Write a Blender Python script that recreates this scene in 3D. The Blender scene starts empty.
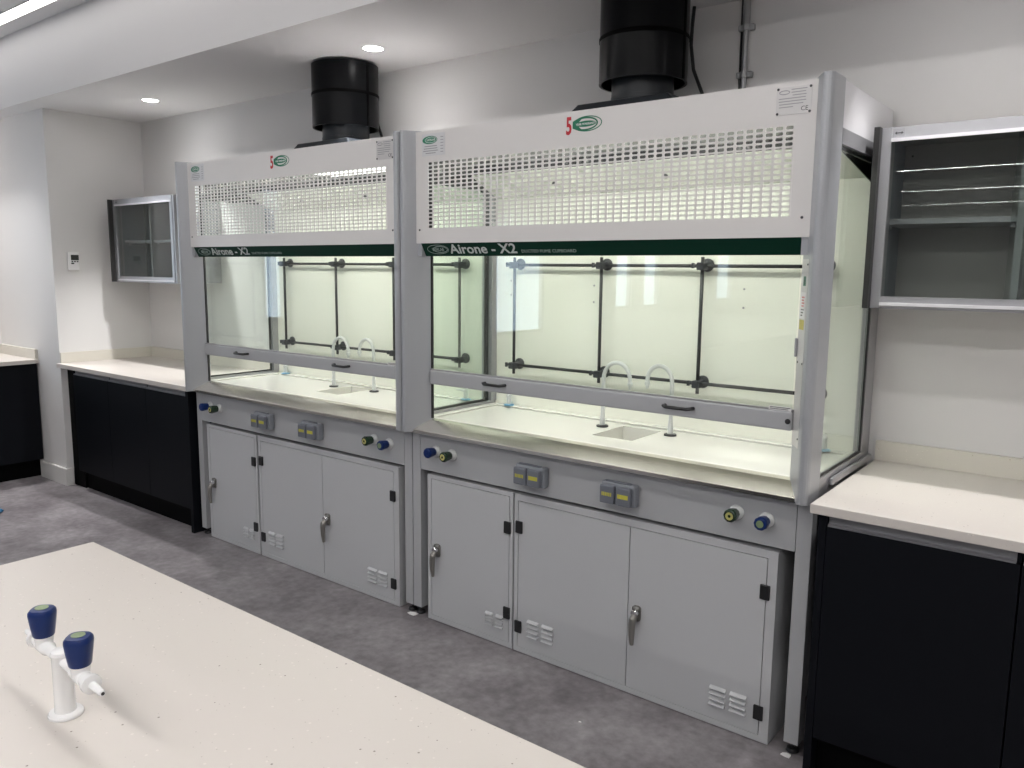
import bpy, bmesh, math, random
from mathutils import Vector, Matrix

random.seed(7)
scene = bpy.context.scene
COL = scene.collection
PI = math.pi

# ------------------------------------------------------------------ render look
scene.view_settings.view_transform = 'Standard'
scene.view_settings.look = 'None'
scene.view_settings.gamma = 1.0
scene.view_settings.exposure = 0.95
scene.view_settings.use_curve_mapping = False
try:
    scene.cycles.transparent_max_bounces = 20
    scene.cycles.max_bounces = 10
    scene.cycles.diffuse_bounces = 5
    scene.cycles.sample_clamp_indirect = 6.0
    scene.cycles.use_denoising = True
except Exception:
    pass

# ------------------------------------------------------------------ materials
MATS = {}


def _nodes(name):
    m = bpy.data.materials.new(name)
    m.use_nodes = True
    nt = m.node_tree
    for n in list(nt.nodes):
        nt.nodes.remove(n)
    out = nt.nodes.new('ShaderNodeOutputMaterial')
    MATS[name] = m
    return m, nt, out


def plain(name, col, rough=0.5, metal=0.0, var=0.0, vscale=8.0, spec=0.5, stretch=None, bump=0.0, coat=0.0):
    m, nt, out = _nodes(name)
    b = nt.nodes.new('ShaderNodeBsdfPrincipled')
    b.inputs['Base Color'].default_value = (*col, 1)
    b.inputs['Roughness'].default_value = rough
    b.inputs['Metallic'].default_value = metal
    b.inputs['Specular IOR Level'].default_value = spec
    if coat:
        b.inputs['Coat Weight'].default_value = coat
    nt.links.new(b.outputs[0], out.inputs[0])
    if var or bump:
        tc = nt.nodes.new('ShaderNodeTexCoord')
        mp = nt.nodes.new('ShaderNodeMapping')
        if stretch:
            mp.inputs['Scale'].default_value = stretch
        nz = nt.nodes.new('ShaderNodeTexNoise')
        nz.inputs['Scale'].default_value = vscale
        nz.inputs['Detail'].default_value = 5
        nt.links.new(tc.outputs['Object'], mp.inputs[0])
        nt.links.new(mp.outputs[0], nz.inputs['Vector'])
        if var:
            mx = nt.nodes.new('ShaderNodeMixRGB')
            mx.inputs[1].default_value = (*[c * (1 - var) for c in col], 1)
            mx.inputs[2].default_value = (*[min(1, c * (1 + var)) for c in col], 1)
            nt.links.new(nz.outputs['Fac'], mx.inputs[0])
            nt.links.new(mx.outputs[0], b.inputs['Base Color'])
        if bump:
            bp = nt.nodes.new('ShaderNodeBump')
            bp.inputs['Strength'].default_value = bump
            bp.inputs['Distance'].default_value = 0.002
            nt.links.new(nz.outputs['Fac'], bp.inputs['Height'])
            nt.links.new(bp.outputs[0], b.inputs['Normal'])
    return m


def emit(name, col, strength):
    m, nt, out = _nodes(name)
    e = nt.nodes.new('ShaderNodeEmission')
    e.inputs[0].default_value = (*col, 1)
    e.inputs[1].default_value = strength
    nt.links.new(e.outputs[0], out.inputs[0])
    return m


def glass(name, tint, f0=0.05, rough=0.0):
    """thin architectural glass: straight transmission plus Schlick mirror reflection"""
    m, nt, out = _nodes(name)
    lw = nt.nodes.new('ShaderNodeLayerWeight')
    lw.inputs['Blend'].default_value = 0.5
    pw = nt.nodes.new('ShaderNodeMath')
    pw.operation = 'POWER'
    pw.inputs[1].default_value = 5.0
    ma = nt.nodes.new('ShaderNodeMath')
    ma.operation = 'MULTIPLY_ADD'
    ma.inputs[1].default_value = 1 - f0
    ma.inputs[2].default_value = f0
    tr = nt.nodes.new('ShaderNodeBsdfTransparent')
    tr.inputs[0].default_value = (*tint, 1)
    gl = nt.nodes.new('ShaderNodeBsdfGlossy')
    gl.inputs['Roughness'].default_value = rough
    mx = nt.nodes.new('ShaderNodeMixShader')
    nt.links.new(lw.outputs['Facing'], pw.inputs[0])
    nt.links.new(pw.outputs[0], ma.inputs[0])
    nt.links.new(ma.outputs[0], mx.inputs[0])
    nt.links.new(tr.outputs[0], mx.inputs[1])
    nt.links.new(gl.outputs[0], mx.inputs[2])
    nt.links.new(mx.outputs[0], out.inputs[0])
    return m


def speckled(name, col, dark, rough=0.35):
    """cast solid-surface top with sparse fine flecks"""
    m, nt, out = _nodes(name)
    b = nt.nodes.new('ShaderNodeBsdfPrincipled')
    b.inputs['Roughness'].default_value = rough
    tc = nt.nodes.new('ShaderNodeTexCoord')
    nt.links.new(b.outputs[0], out.inputs[0])
    prev = None
    base = nt.nodes.new('ShaderNodeRGB')
    base.outputs[0].default_value = (*col, 1)
    prev = base.outputs[0]
    for scale, thr, c, keep in ((42.0, 0.075, dark, 0.45), (95.0, 0.10, tuple(0.5 * (a + d) for a, d in zip(col, dark)), 0.35),
                                (60.0, 0.14, tuple(min(1, a * 1.12) for a in col), 0.5)):
        vo = nt.nodes.new('ShaderNodeTexVoronoi')
        vo.inputs['Scale'].default_value = scale
        nt.links.new(tc.outputs['Object'], vo.inputs['Vector'])
        lt = nt.nodes.new('ShaderNodeMath')
        lt.operation = 'LESS_THAN'
        lt.inputs[1].default_value = thr
        nt.links.new(vo.outputs['Distance'], lt.inputs[0])
        sp = nt.nodes.new('ShaderNodeSeparateColor')
        nt.links.new(vo.outputs['Color'], sp.inputs[0])
        gt = nt.nodes.new('ShaderNodeMath')
        gt.operation = 'LESS_THAN'
        gt.inputs[1].default_value = keep
        nt.links.new(sp.outputs[0], gt.inputs[0])
        mu = nt.nodes.new('ShaderNodeMath')
        mu.operation = 'MULTIPLY'
        nt.links.new(lt.outputs[0], mu.inputs[0])
        nt.links.new(gt.outputs[0], mu.inputs[1])
        mx = nt.nodes.new('ShaderNodeMixRGB')
        mx.inputs[2].default_value = (*c, 1)
        nt.links.new(mu.outputs[0], mx.inputs[0])
        nt.links.new(prev, mx.inputs[1])
        prev = mx.outputs[0]
    nt.links.new(prev, b.inputs['Base Color'])
    return m


def vinyl(name):
    m, nt, out = _nodes(name)
    b = nt.nodes.new('ShaderNodeBsdfPrincipled')
    b.inputs['Roughness'].default_value = 0.42
    b.inputs['Specular IOR Level'].default_value = 0.35
    tc = nt.nodes.new('ShaderNodeTexCoord')
    prev = None
    for scale, detail, lo, hi, c0, c1 in ((2.4, 8, 0.34, 0.66, (0.138, 0.124, 0.132), (0.300, 0.283, 0.292)),):
        nz = nt.nodes.new('ShaderNodeTexNoise')
        nz.inputs['Scale'].default_value = scale
        nz.inputs['Detail'].default_value = detail
        nz.inputs['Roughness'].default_value = 0.68
        nt.links.new(tc.outputs['Object'], nz.inputs['Vector'])
        rp = nt.nodes.new('ShaderNodeValToRGB')
        rp.color_ramp.elements[0].position = lo
        rp.color_ramp.elements[0].color = (*c0, 1)
        rp.color_ramp.elements[1].position = hi
        rp.color_ramp.elements[1].color = (*c1, 1)
        nt.links.new(nz.outputs['Fac'], rp.inputs[0])
        prev = rp.outputs[0]
    n2 = nt.nodes.new('ShaderNodeTexNoise')
    n2.inputs['Scale'].default_value = 26
    n2.inputs['Detail'].default_value = 6
    nt.links.new(tc.outputs['Object'], n2.inputs['Vector'])
    r2 = nt.nodes.new('ShaderNodeValToRGB')
    r2.color_ramp.elements[0].position = 0.3
    r2.color_ramp.elements[0].color = (0.8, 0.79, 0.79, 1)
    r2.color_ramp.elements[1].position = 0.72
    r2.color_ramp.elements[1].color = (1.18, 1.17, 1.17, 1)
    nt.links.new(n2.outputs['Fac'], r2.inputs[0])
    mx = nt.nodes.new('ShaderNodeMixRGB')
    mx.blend_type = 'MULTIPLY'
    mx.inputs[0].default_value = 1.0
    nt.links.new(prev, mx.inputs[1])
    nt.links.new(r2.outputs[0], mx.inputs[2])
    nt.links.new(mx.outputs[0], b.inputs['Base Color'])
    nt.links.new(b.outputs[0], out.inputs[0])
    return m


M_WALL = plain('wall_paint', (0.70, 0.69, 0.68), 0.85, var=0.015, vscale=1.5, bump=0.05)
M_CEIL = plain('ceiling_paint', (0.66, 0.65, 0.65), 0.9, var=0.01, vscale=2)
M_SKIRT = plain('skirting_gloss', (0.72, 0.71, 0.69), 0.4, var=0.01)
M_FLOOR = vinyl('vinyl_floor')
M_TOP = speckled('speckled_solid_surface', (0.60, 0.558, 0.517), (0.24, 0.205, 0.18), 0.32)
M_UPST = speckled('speckled_upstand', (0.66, 0.63, 0.56), (0.45, 0.38, 0.30), 0.35)
M_NAVY = plain('charcoal_laminate', (0.0045, 0.0052, 0.0075), 0.5, var=0.06, vscale=30, spec=0.12)
M_PLINTH = plain('black_plinth', (0.0015, 0.0015, 0.0018), 0.65, var=0.05, spec=0.08)
M_GREY = plain('grey_powder_coat', (0.49, 0.495, 0.505), 0.42, var=0.012, vscale=60)
M_FASC = plain('fascia_grey_coat', (0.40, 0.405, 0.415), 0.42, var=0.01, vscale=60)
M_ALU = plain('post_aluminium_coat', (0.40, 0.41, 0.43), 0.32, metal=0.25, var=0.02, vscale=40, stretch=(1, 1, 0.02))
M_FRAME = plain('anodised_aluminium', (0.37, 0.37, 0.385), 0.32, metal=0.55, var=0.02, vscale=30)
M_WHITE = plain('white_powder_coat', (0.68, 0.66, 0.645), 0.42, var=0.008, vscale=30)
M_SIDE = plain('white_side_sheet', (0.74, 0.73, 0.75), 0.32, metal=0.2, var=0.02, vscale=5)
M_LINER = plain('cream_liner', (0.80, 0.80, 0.72), 0.38, var=0.01, vscale=10)
M_DISH = plain('white_worktop_dish', (0.70, 0.695, 0.65), 0.18, var=0.01, vscale=10)
M_DARKIN = plain('dark_shade_backing', (0.01, 0.01, 0.011), 0.7, var=0.05)  # near-black colour standing in for shade behind slots and gaps
M_STEEL = plain('brushed_stainless', (0.68, 0.65, 0.60), 0.26, metal=1.0, var=0.06, vscale=60, stretch=(0.4, 30, 30))
M_GREEN = plain('dark_green_strip', (0.001, 0.030, 0.017), 0.45, var=0.03, spec=0.2)
M_GREEN2 = plain('badge_green', (0.01, 0.16, 0.085), 0.4, var=0.03)
M_RED = plain('badge_red', (0.50, 0.02, 0.03), 0.4, var=0.03)
M_LETTER = plain('silver_letter_ink', (0.62, 0.66, 0.64), 0.4, var=0.02)
M_INKGRN = plain('dim_logo_ink', (0.34, 0.42, 0.39), 0.4, var=0.02)
M_INK = plain('grey_print_ink', (0.30, 0.30, 0.31), 0.5, var=0.02)
M_INKD = plain('dark_print_ink', (0.05, 0.05, 0.055), 0.5, var=0.02)
M_STICK = plain('pale_sticker', (0.62, 0.62, 0.63), 0.35, var=0.02)
M_STICKW = plain('white_sticker', (0.80, 0.79, 0.78), 0.4, var=0.01)
M_STICKM = plain('rating_plate_silver', (0.60, 0.585, 0.58), 0.3, metal=0.2, var=0.02)
M_YEL = plain('yellow_label', (0.55, 0.48, 0.09), 0.5, var=0.05)
M_YELG = plain('socket_yellow_print', (0.50, 0.46, 0.06), 0.5, var=0.05)
M_BLACK = plain('black_plastic', (0.012, 0.012, 0.013), 0.4, var=0.05)
M_ROD = plain('lattice_rod_grey', (0.013, 0.014, 0.015), 0.45, var=0.05)
M_CLAMP = plain('lattice_clamp_slate', (0.024, 0.027, 0.031), 0.45, var=0.05)
M_PVC = plain('slate_duct_plastic', (0.004, 0.0043, 0.005), 0.28, var=0.04, vscale=6, spec=0.10)
M_PVCL = plain('duct_base_plastic', (0.018, 0.021, 0.025), 0.32, var=0.04, vscale=6, spec=0.3)
M_TAPW = plain('white_enamel', (0.78, 0.775, 0.77), 0.22, var=0.005)
M_TAPG = plain('pale_grey_enamel', (0.58, 0.59, 0.585), 0.3, var=0.01)
M_BLUE = plain('blue_knob_plastic', (0.002, 0.018, 0.105), 0.3, var=0.03, spec=0.3)
M_GKNOB = plain('green_knob_plastic', (0.008, 0.032, 0.012), 0.25, var=0.03, coat=0.3)
M_DISC = plain('knob_disc_gold', (0.42, 0.38, 0.14), 0.35, var=0.05)
M_DISCG = plain('knob_disc_olive', (0.20, 0.26, 0.14), 0.35, var=0.2, vscale=90)
M_CHROME = plain('chrome', (0.72, 0.72, 0.73), 0.12, metal=1.0, var=0.02)
M_HANDLE = plain('cast_lever_metal', (0.30, 0.29, 0.27), 0.35, metal=0.85, var=0.04)
M_SOCK = plain('slate_socket_plastic', (0.22, 0.235, 0.26), 0.4, var=0.02)
M_SOCK2 = plain('socket_lid_plastic', (0.14, 0.15, 0.175), 0.28, var=0.02)
M_CAB = plain('dark_cabinet_board', (0.36, 0.352, 0.335), 0.55, var=0.03)
M_CABED = plain('cabinet_end_board', (0.016, 0.0155, 0.015), 0.5, var=0.03)
M_SHELF = plain('grey_shelf_edge', (0.34, 0.35, 0.36), 0.4, var=0.02)
M_GALV = plain('galvanised_steel', (0.36, 0.365, 0.37), 0.4, metal=0.6, var=0.15, vscale=40)
M_LCD = plain('grey_lcd', (0.06, 0.065, 0.06), 0.2, var=0.05)
M_BLUESCRAP = plain('blue_plastic_scrap', (0.01, 0.14, 0.30), 0.35, var=0.2, vscale=40)
M_COLLAR = plain('pale_blue_collar', (0.14, 0.34, 0.50), 0.35, var=0.03)
M_GASK = plain('black_gasket', (0.01, 0.01, 0.01), 0.5, var=0.05)
M_SEAM = plain('black_duct_seam', (0.0008, 0.0008, 0.0008), 0.6, var=0.05, spec=0.05)
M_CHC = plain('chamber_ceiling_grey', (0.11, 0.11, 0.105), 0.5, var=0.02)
G_SASH = glass('sash_glass', (0.965, 0.985, 0.97), 0.055)
G_SIDE = glass('side_glass', (0.955, 0.98, 0.96), 0.045)
G_CAB = glass('cabinet_glass', (0.90, 0.92, 0.91), 0.036)
G_WIN = glass('window_glass', (0.97, 0.98, 0.98), 0.04)

# lamp strengths (radiance)
E_STRIP = emit('strip_light_diffuser', (1.0, 0.975, 0.955), 2.6)
E_STRIP2 = emit('room_light_diffuser', (1.0, 0.98, 0.965), 13.0)
E_ROOM = emit('far_room_light_diffuser', (1.0, 0.98, 0.97), 31.0)
E_HOOD = emit('hood_light_diffuser', (1.0, 0.99, 0.93), 11.3)
E_DOWN = emit('downlight_lens', (1.0, 0.98, 0.97), 18.0)
E_SKY = emit('daylight_sky', (0.70, 0.84, 1.0), 2.4)


# ------------------------------------------------------------------ mesh builder
class MB:
    def __init__(self):
        self.bm = bmesh.new()

    def box(self, x0, x1, y0, y1, z0, z1, mat=None):
        v = [self.bm.verts.new(p) for p in ((x0, y0, z0), (x1, y0, z0), (x1, y1, z0), (x0, y1, z0),
                                            (x0, y0, z1), (x1, y0, z1), (x1, y1, z1), (x0, y1, z1))]
        if mat is not None:
            for q in v:
                q.co = mat @ q.co
        for f in ((0, 3, 2, 1), (4, 5, 6, 7), (0, 1, 5, 4), (1, 2, 6, 5), (2, 3, 7, 6), (3, 0, 4, 7)):
            self.bm.faces.new([v[i] for i in f])
        return self

    def rbox(self, x0, x1, y0, y1, z0, z1, r=0.004, seg=2, mat=None):
        b2 = bmesh.new()
        t = MB.__new__(MB)
        t.bm = b2
        t.box(x0, x1, y0, y1, z0, z1)
        bmesh.ops.bevel(b2, geom=list(b2.edges) + list(b2.verts), offset=r, segments=seg, affect='EDGES', profile=0.5)
        self.merge(b2, mat)
        return self

    def merge(self, b2, mat=None):
        mp = {}
        for v in b2.verts:
            mp[v] = self.bm.verts.new(mat @ v.co if mat is not None else v.co)
        for f in b2.faces:
            try:
                nf = self.bm.faces.new([mp[v] for v in f.verts])
                nf.smooth = f.smooth
            except ValueError:
                pass
        b2.free()

    def prism(self, pts, z0, z1, mat=None, smooth=False):
        """polygon in XY extruded along Z"""
        lo = [self.bm.verts.new((x, y, z0)) for x, y in pts]
        hi = [self.bm.verts.new((x, y, z1)) for x, y in pts]
        if mat is not None:
            for q in lo + hi:
                q.co = mat @ q.co
        n = len(pts)
        self.bm.faces.new(list(reversed(lo)))
        self.bm.faces.new(hi)
        for i in range(n):
            f = self.bm.faces.new([lo[i], lo[(i + 1) % n], hi[(i + 1) % n], hi[i]])
            f.smooth = smooth
        return self

    def lathe(self, prof, seg=24, mat=None, cap=True, smooth=True):
        """profile [(r,z)] about the local Z axis"""
        rings = []
        for r, z in prof:
            ring = []
            for i in range(seg):
                a = 2 * PI * i / seg
                p = Vector((r * math.cos(a), r * math.sin(a), z))
                ring.append(self.bm.verts.new(mat @ p if mat is not None else p))
            rings.append(ring)
        for k in range(len(rings) - 1):
            for i in range(seg):
                f = self.bm.faces.new([rings[k][i], rings[k][(i + 1) % seg], rings[k + 1][(i + 1) % seg], rings[k + 1][i]])
                f.smooth = smooth
        if cap:
            self.bm.faces.new(list(reversed(rings[0])))
            self.bm.faces.new(rings[-1])
        return self

    def tube(self, pts, r, seg=10, smooth=True):
        """swept round tube through 3-D points; r is a number or one per point"""
        pts = [Vector(p) for p in pts]
        rs = r if isinstance(r, (list, tuple)) else [r] * len(pts)
        t0 = (pts[1] - pts[0]).normalized()
        ref = Vector((0, 0, 1)) if abs(t0.z) < 0.9 else Vector((1, 0, 0))
        n = t0.cross(ref).normalized()
        rings = []
        for i, p in enumerate(pts):
            if i == 0:
                t = t0
            elif i == len(pts) - 1:
                t = (pts[i] - pts[i - 1]).normalized()
            else:
                t = ((pts[i + 1] - pts[i]).normalized() + (pts[i] - pts[i - 1]).normalized()).normalized()
            n = (n - t * n.dot(t)).normalized()
            b = t.cross(n)
            rings.append([self.bm.verts.new(p + rs[i] * (n * math.cos(2 * PI * k / seg) + b * math.sin(2 * PI * k / seg))) for k in range(seg)])
        for k in range(len(rings) - 1):
            for i in range(seg):
                f = self.bm.faces.new([rings[k][i], rings[k][(i + 1) % seg], rings[k + 1][(i + 1) % seg], rings[k + 1][i]])
                f.smooth = smooth
        self.bm.faces.new(list(reversed(rings[0])))
        self.bm.faces.new(rings[-1])
        return self


def obj(name, mb, mat, parent=None, bevel=0.0, kind=None):
    me = bpy.data.meshes.new(name)
    bm = mb.bm if isinstance(mb, MB) else mb
    bmesh.ops.recalc_face_normals(bm, faces=bm.faces)
    for e in bm.edges:
        if len(e.link_faces) == 2 and e.calc_face_angle(0.0) > 0.62:
            e.smooth = False
    bm.to_mesh(me)
    bm.free()
    me.materials.append(mat)
    o = bpy.data.objects.new(name, me)
    COL.objects.link(o)
    if parent is not None:
        o.parent = parent
    if bevel:
        md = o.modifiers.new('edge', 'BEVEL')
        md.width = bevel
        md.segments = 2
        md.limit_method = 'ANGLE'
        md.angle_limit = math.radians(50)
    if kind:
        o['kind'] = kind
    return o


def thing(name, label, cat, loc=(0, 0, 0), group=None):
    o = bpy.data.objects.new(name, None)
    o.empty_display_size = 0.05
    COL.objects.link(o)
    o.location = loc
    o['label'] = label
    o['category'] = cat
    if group:
        o['group'] = group
    return o


def tag(o, label, cat, group=None):
    o['label'] = label
    o['category'] = cat
    if group:
        o['group'] = group
    return o


def struct(name, mb, mat, parent=None):
    return obj(name, mb, mat, parent, kind='structure')


def copy_tree(o, parent=None):
    c = o.copy()
    COL.objects.link(c)
    c.parent = parent
    for ch in list(o.children):
        copy_tree(ch, c)
    return c


def text(name, s, size, mat, parent, matrix, xscale=1.0, extrude=0.0004, offset=0.0, align='LEFT', spacing=1.0):
    cu = bpy.data.curves.new(name, 'FONT')
    cu.body = s
    cu.size = size
    cu.extrude = extrude
    cu.offset = offset
    cu.align_x = align
    cu.space_character = spacing
    cu.resolution_u = 3
    t = bpy.data.objects.new(name + '_tmp', cu)
    COL.objects.link(t)
    dg = bpy.context.evaluated_depsgraph_get()
    dg.update()
    me = bpy.data.meshes.new_from_object(t.evaluated_get(dg))
    bpy.data.objects.remove(t)
    bpy.data.curves.remove(cu)
    me.transform(matrix @ Matrix.Diagonal((xscale, 1, 1, 1)))
    me.materials.clear()
    me.materials.append(mat)
    o = bpy.data.objects.new(name, me)
    COL.objects.link(o)
    o.parent = parent
    return o


def face_mat(x, y, z, tilt=90.0):
    """plane facing the room (-Y); tilt > 90 leans the face downward"""
    return Matrix.Translation((x, y, z)) @ Matrix.Rotation(math.radians(tilt), 4, 'X')


def ellipse_ring(mb, cx, cy, rx, ry, w, m, h=0.0006, seg=40):
    o_, i_, = [], []
    for k in range(seg):
        a = 2 * PI * k / seg
        o_.append((cx + rx * math.cos(a), cy + ry * math.sin(a)))
        i_.append((cx + (rx - w) * math.cos(a), cy + (ry - w) * math.sin(a)))
    for k in range(seg):
        j = (k + 1) % seg
        mb.prism([o_[k], o_[j], i_[j], i_[k]], 0, h, mat=m)


def ellipse_fill(mb, cx, cy, rx, ry, m, z0=0.0, h=0.0006, seg=40, a0=0, a1=2 * PI):
    pts = [(cx + rx * math.cos(a0 + (a1 - a0) * k / seg), cy + ry * math.sin(a0 + (a1 - a0) * k / seg)) for k in range(seg + (0 if a1 - a0 > 6.28 else 1))]
    mb.prism(pts, z0, z0 + h, mat=m)


# ------------------------------------------------------------------ the room
YW = 0.74          # back wall
ZS = 2.69          # dropped soffit over the cupboards
ZC = 3.15          # main ceiling
YB = -0.11         # face of the bulkhead
XN = -3.556        # side wall of the left recess
YP = 0.045         # wall in front of the recess
XL, XR, YR = -4.6, 6.0, -19.0

struct('floor', MB().box(XL - .1, XR + .1, YR - .1, YW + .1, -0.08, 0.0), M_FLOOR)
struct('ceiling', MB().box(XL - .1, XR + .1, YR - .1, YB, ZC, ZC + 0.1), M_CEIL)
struct('ceiling_soffit', MB().box(XL - .1, XR + .1, YB, YW + .1, ZS, ZC + 0.1), M_CEIL)
struct('wall_back', MB().box(XN - .1, XR + .1, YW, YW + .12, 0, ZS), M_WALL)
struct('wall_recess', MB().box(XL - .1, XN, YP, YW + .12, 0, ZS), M_WALL)
struct('wall_right', MB().box(XR, XR + .1, YR, YW, 0, ZC), M_WALL)

# left wall with daylight windows, the first added out of view to light the pier (y from, y to, sill height)
WIN_L = [(-1.55, -0.90, 1.05), (-2.60, -2.30, 1.05), (-7.30, -6.10, 0.68), (-9.95, -9.40, 0.95), (-11.0, -10.4, 0.95), (-14.4, -13.6, 1.0)]
Z1W = 2.45
mb = MB()
y_prev = YR
for s_, e_, z_ in sorted(WIN_L):
    mb.box(XL - .1, XL, y_prev, s_, 0, ZC)
    mb.box(XL - .1, XL, s_, e_, 0, z_).box(XL - .1, XL, s_, e_, Z1W, ZC)
    y_prev = e_
mb.box(XL - .1, XL, y_prev, YP, 0, ZC)
struct('wall_left', mb, M_WALL)
struct('wall_rear', MB().box(XL, XR, YR - .1, YR, 0, ZC), M_WALL)
for wn, (s_, e_, z_) in enumerate(WIN_L):
    f = MB()
    f.box(XL - .09, XL - .02, s_, s_ + .04, z_, Z1W).box(XL - .09, XL - .02, e_ - .04, e_, z_, Z1W)
    f.box(XL - .09, XL - .02, s_, e_, z_, z_ + .04).box(XL - .09, XL - .02, s_, e_, Z1W - .04, Z1W)
    w = struct('window_%d' % (wn + 1), f, M_FRAME)
    obj('window_pane', MB().box(XL - .06, XL - .054, s_ + .04, e_ - .04, z_ + .04, Z1W - .04), G_WIN, w)
    obj('daylight', MB().box(XL - .13, XL - .12, s_ - .05, e_ + .05, z_ - .05, Z1W + .05), E_SKY, w)

# skirting on the pier between the two left benches
sk = MB()
sk.box(-3.98, XN + .018, YP - .018, YP, 0, 0.125)
sk.box(XN, XN + .018, YP, YP + .03, 0, 0.125)
struct('baseboard_recess', sk, M_SKIRT)

# ------------------------------------------------------------------ ceiling lamps


def strip_light(name, label, x0, x1, y0, y1, z, mat):
    t = thing(name, label, 'ceiling light', ((x0 + x1) / 2, (y0 + y1) / 2, z))
    cx, cy = (x1 - x0) / 2, (y1 - y0) / 2
    obj('diffuser', MB().box(-cx, cx, -cy, cy, -0.004, 0.0), mat, t)
    for p in ((-cx - .006, cx + .006, -cy - .006, -cy), (-cx - .006, cx + .006, cy, cy + .006), (-cx - .006, -cx, -cy, cy), (cx, cx + .006, -cy, cy)):
        obj('trim_edge', MB().box(*p, -0.006, 0), M_WHITE, t)
    return t


strip_light('linear_ceiling_light', 'bright linear ceiling light running along the top of the bulkhead', -4.5, 5.5, -0.325, -0.235, ZC, E_STRIP)
strip_light('linear_ceiling_light', 'linear ceiling light over the aisle in front of the fume cupboards', -2.6, 4.8, -1.34, -1.26, ZC, E_STRIP2)
for yy, xx, lab in ((-3.55, -0.6, 'linear ceiling light behind the island bench'), (-6.82, -0.6, 'linear ceiling light across the middle of the room'),
                    (-10.09, -0.6, 'linear ceiling light mirrored as the top line in the wall cabinet glass'),
                    (-13.45, -1.3, 'linear ceiling light mirrored as the middle line in the wall cabinet glass'),
                    (-16.85, -2.1, 'linear ceiling light mirrored as the lowest line in the wall cabinet glass')):
    strip_light('linear_ceiling_light', lab, xx, 4.8, yy - (.045 if yy > -8 else .026), yy + (.045 if yy > -8 else .026), ZC, E_ROOM)


def downlight(x, y, z, label, power, spot=True, size=1.25, group='recessed downlights'):
    t = thing('recessed_downlight', label, 'downlight', (x, y, z), group)
    obj('bezel_ring', MB().lathe([(0.050, -0.004), (0.058, -0.004), (0.060, 0.0), (0.050, 0.0)], 32, cap=False), M_TAPW, t)
    obj('lens', MB().lathe([(0.0005, -0.0025), (0.050, -0.0025), (0.050, -0.0005), (0.0005, -0.0005)], 32, cap=False), E_DOWN, t)
    ld = bpy.data.lights.new('downlight_lamp', 'SPOT')
    ld.energy = power
    ld.color = (1.0, 0.985, 0.985)
    ld.spot_size = size
    ld.spot_blend = 0.55
    ld.shadow_soft_size = 0.045
    lo = bpy.data.objects.new('lamp', ld)
    lo.location = (0, 0, -0.012)
    COL.objects.link(lo)
    lo.parent = t
    return t


DL = 52
downlight(-2.67, 0.35, ZS, 'small round downlight in the soffit above the recess worktop at left', DL * 1.6, size=1.45)
downlight(-0.535, 0.355, ZS, 'small round downlight in the soffit between the two ducts', DL)
downlight(2.105, 0.30, ZS, 'small round downlight in the soffit above the right wall cabinet', DL * 0.9, size=1.15)
downlight(-4.28, -0.20, ZC, 'small round downlight beside the wall at the far left end', DL * 2.1, size=1.3)

# ------------------------------------------------------------------ fume cupboard (built at X 0..W, copied for its twin)
W = 1.806
ZT = 2.19
fc = thing('fume_cupboard', 'nearer grey and white ducted fume cupboard beside the right worktop', 'fume cupboard', (0, 0, 0), 'ducted fume cupboards')


def post_profile(mirror):
    p = [(0.0, 0.120), (0.0, 0.020), (0.002, 0.011), (0.007, 0.004), (0.014, 0.0005), (0.022, 0.0), (0.029, 0.003),
         (0.036, 0.012), (0.060, 0.052), (0.091, 0.104), (0.091, 0.120)]
    if mirror:
        p = [(W - x, y) for x, y in reversed(p)]
    return p


for mir in (False, True):
    po = obj('side_post', MB().prism(post_profile(mir), 0.888, ZT + .006), M_ALU, fc)
    # black sash channel
    if not mir:
        obj('sash_channel', MB().box(0.0905, 0.0995, 0.1035, 0.112, 0.945, 1.728), M_GASK, po)
        obj('header_seal', MB().box(0.0620, 0.0995, 0.0985, 0.1115, 1.7285, 2.088), M_GASK, po)

# header: perforated white front
PX0, PX1, PZ0, PZ1 = 0.126, 1.684, 1.784, 2.063
HX0, HX1, HZ0, HZ1 = 0.058, 1.748, 1.724, ZT
NX, NZ = 49, 17


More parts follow.
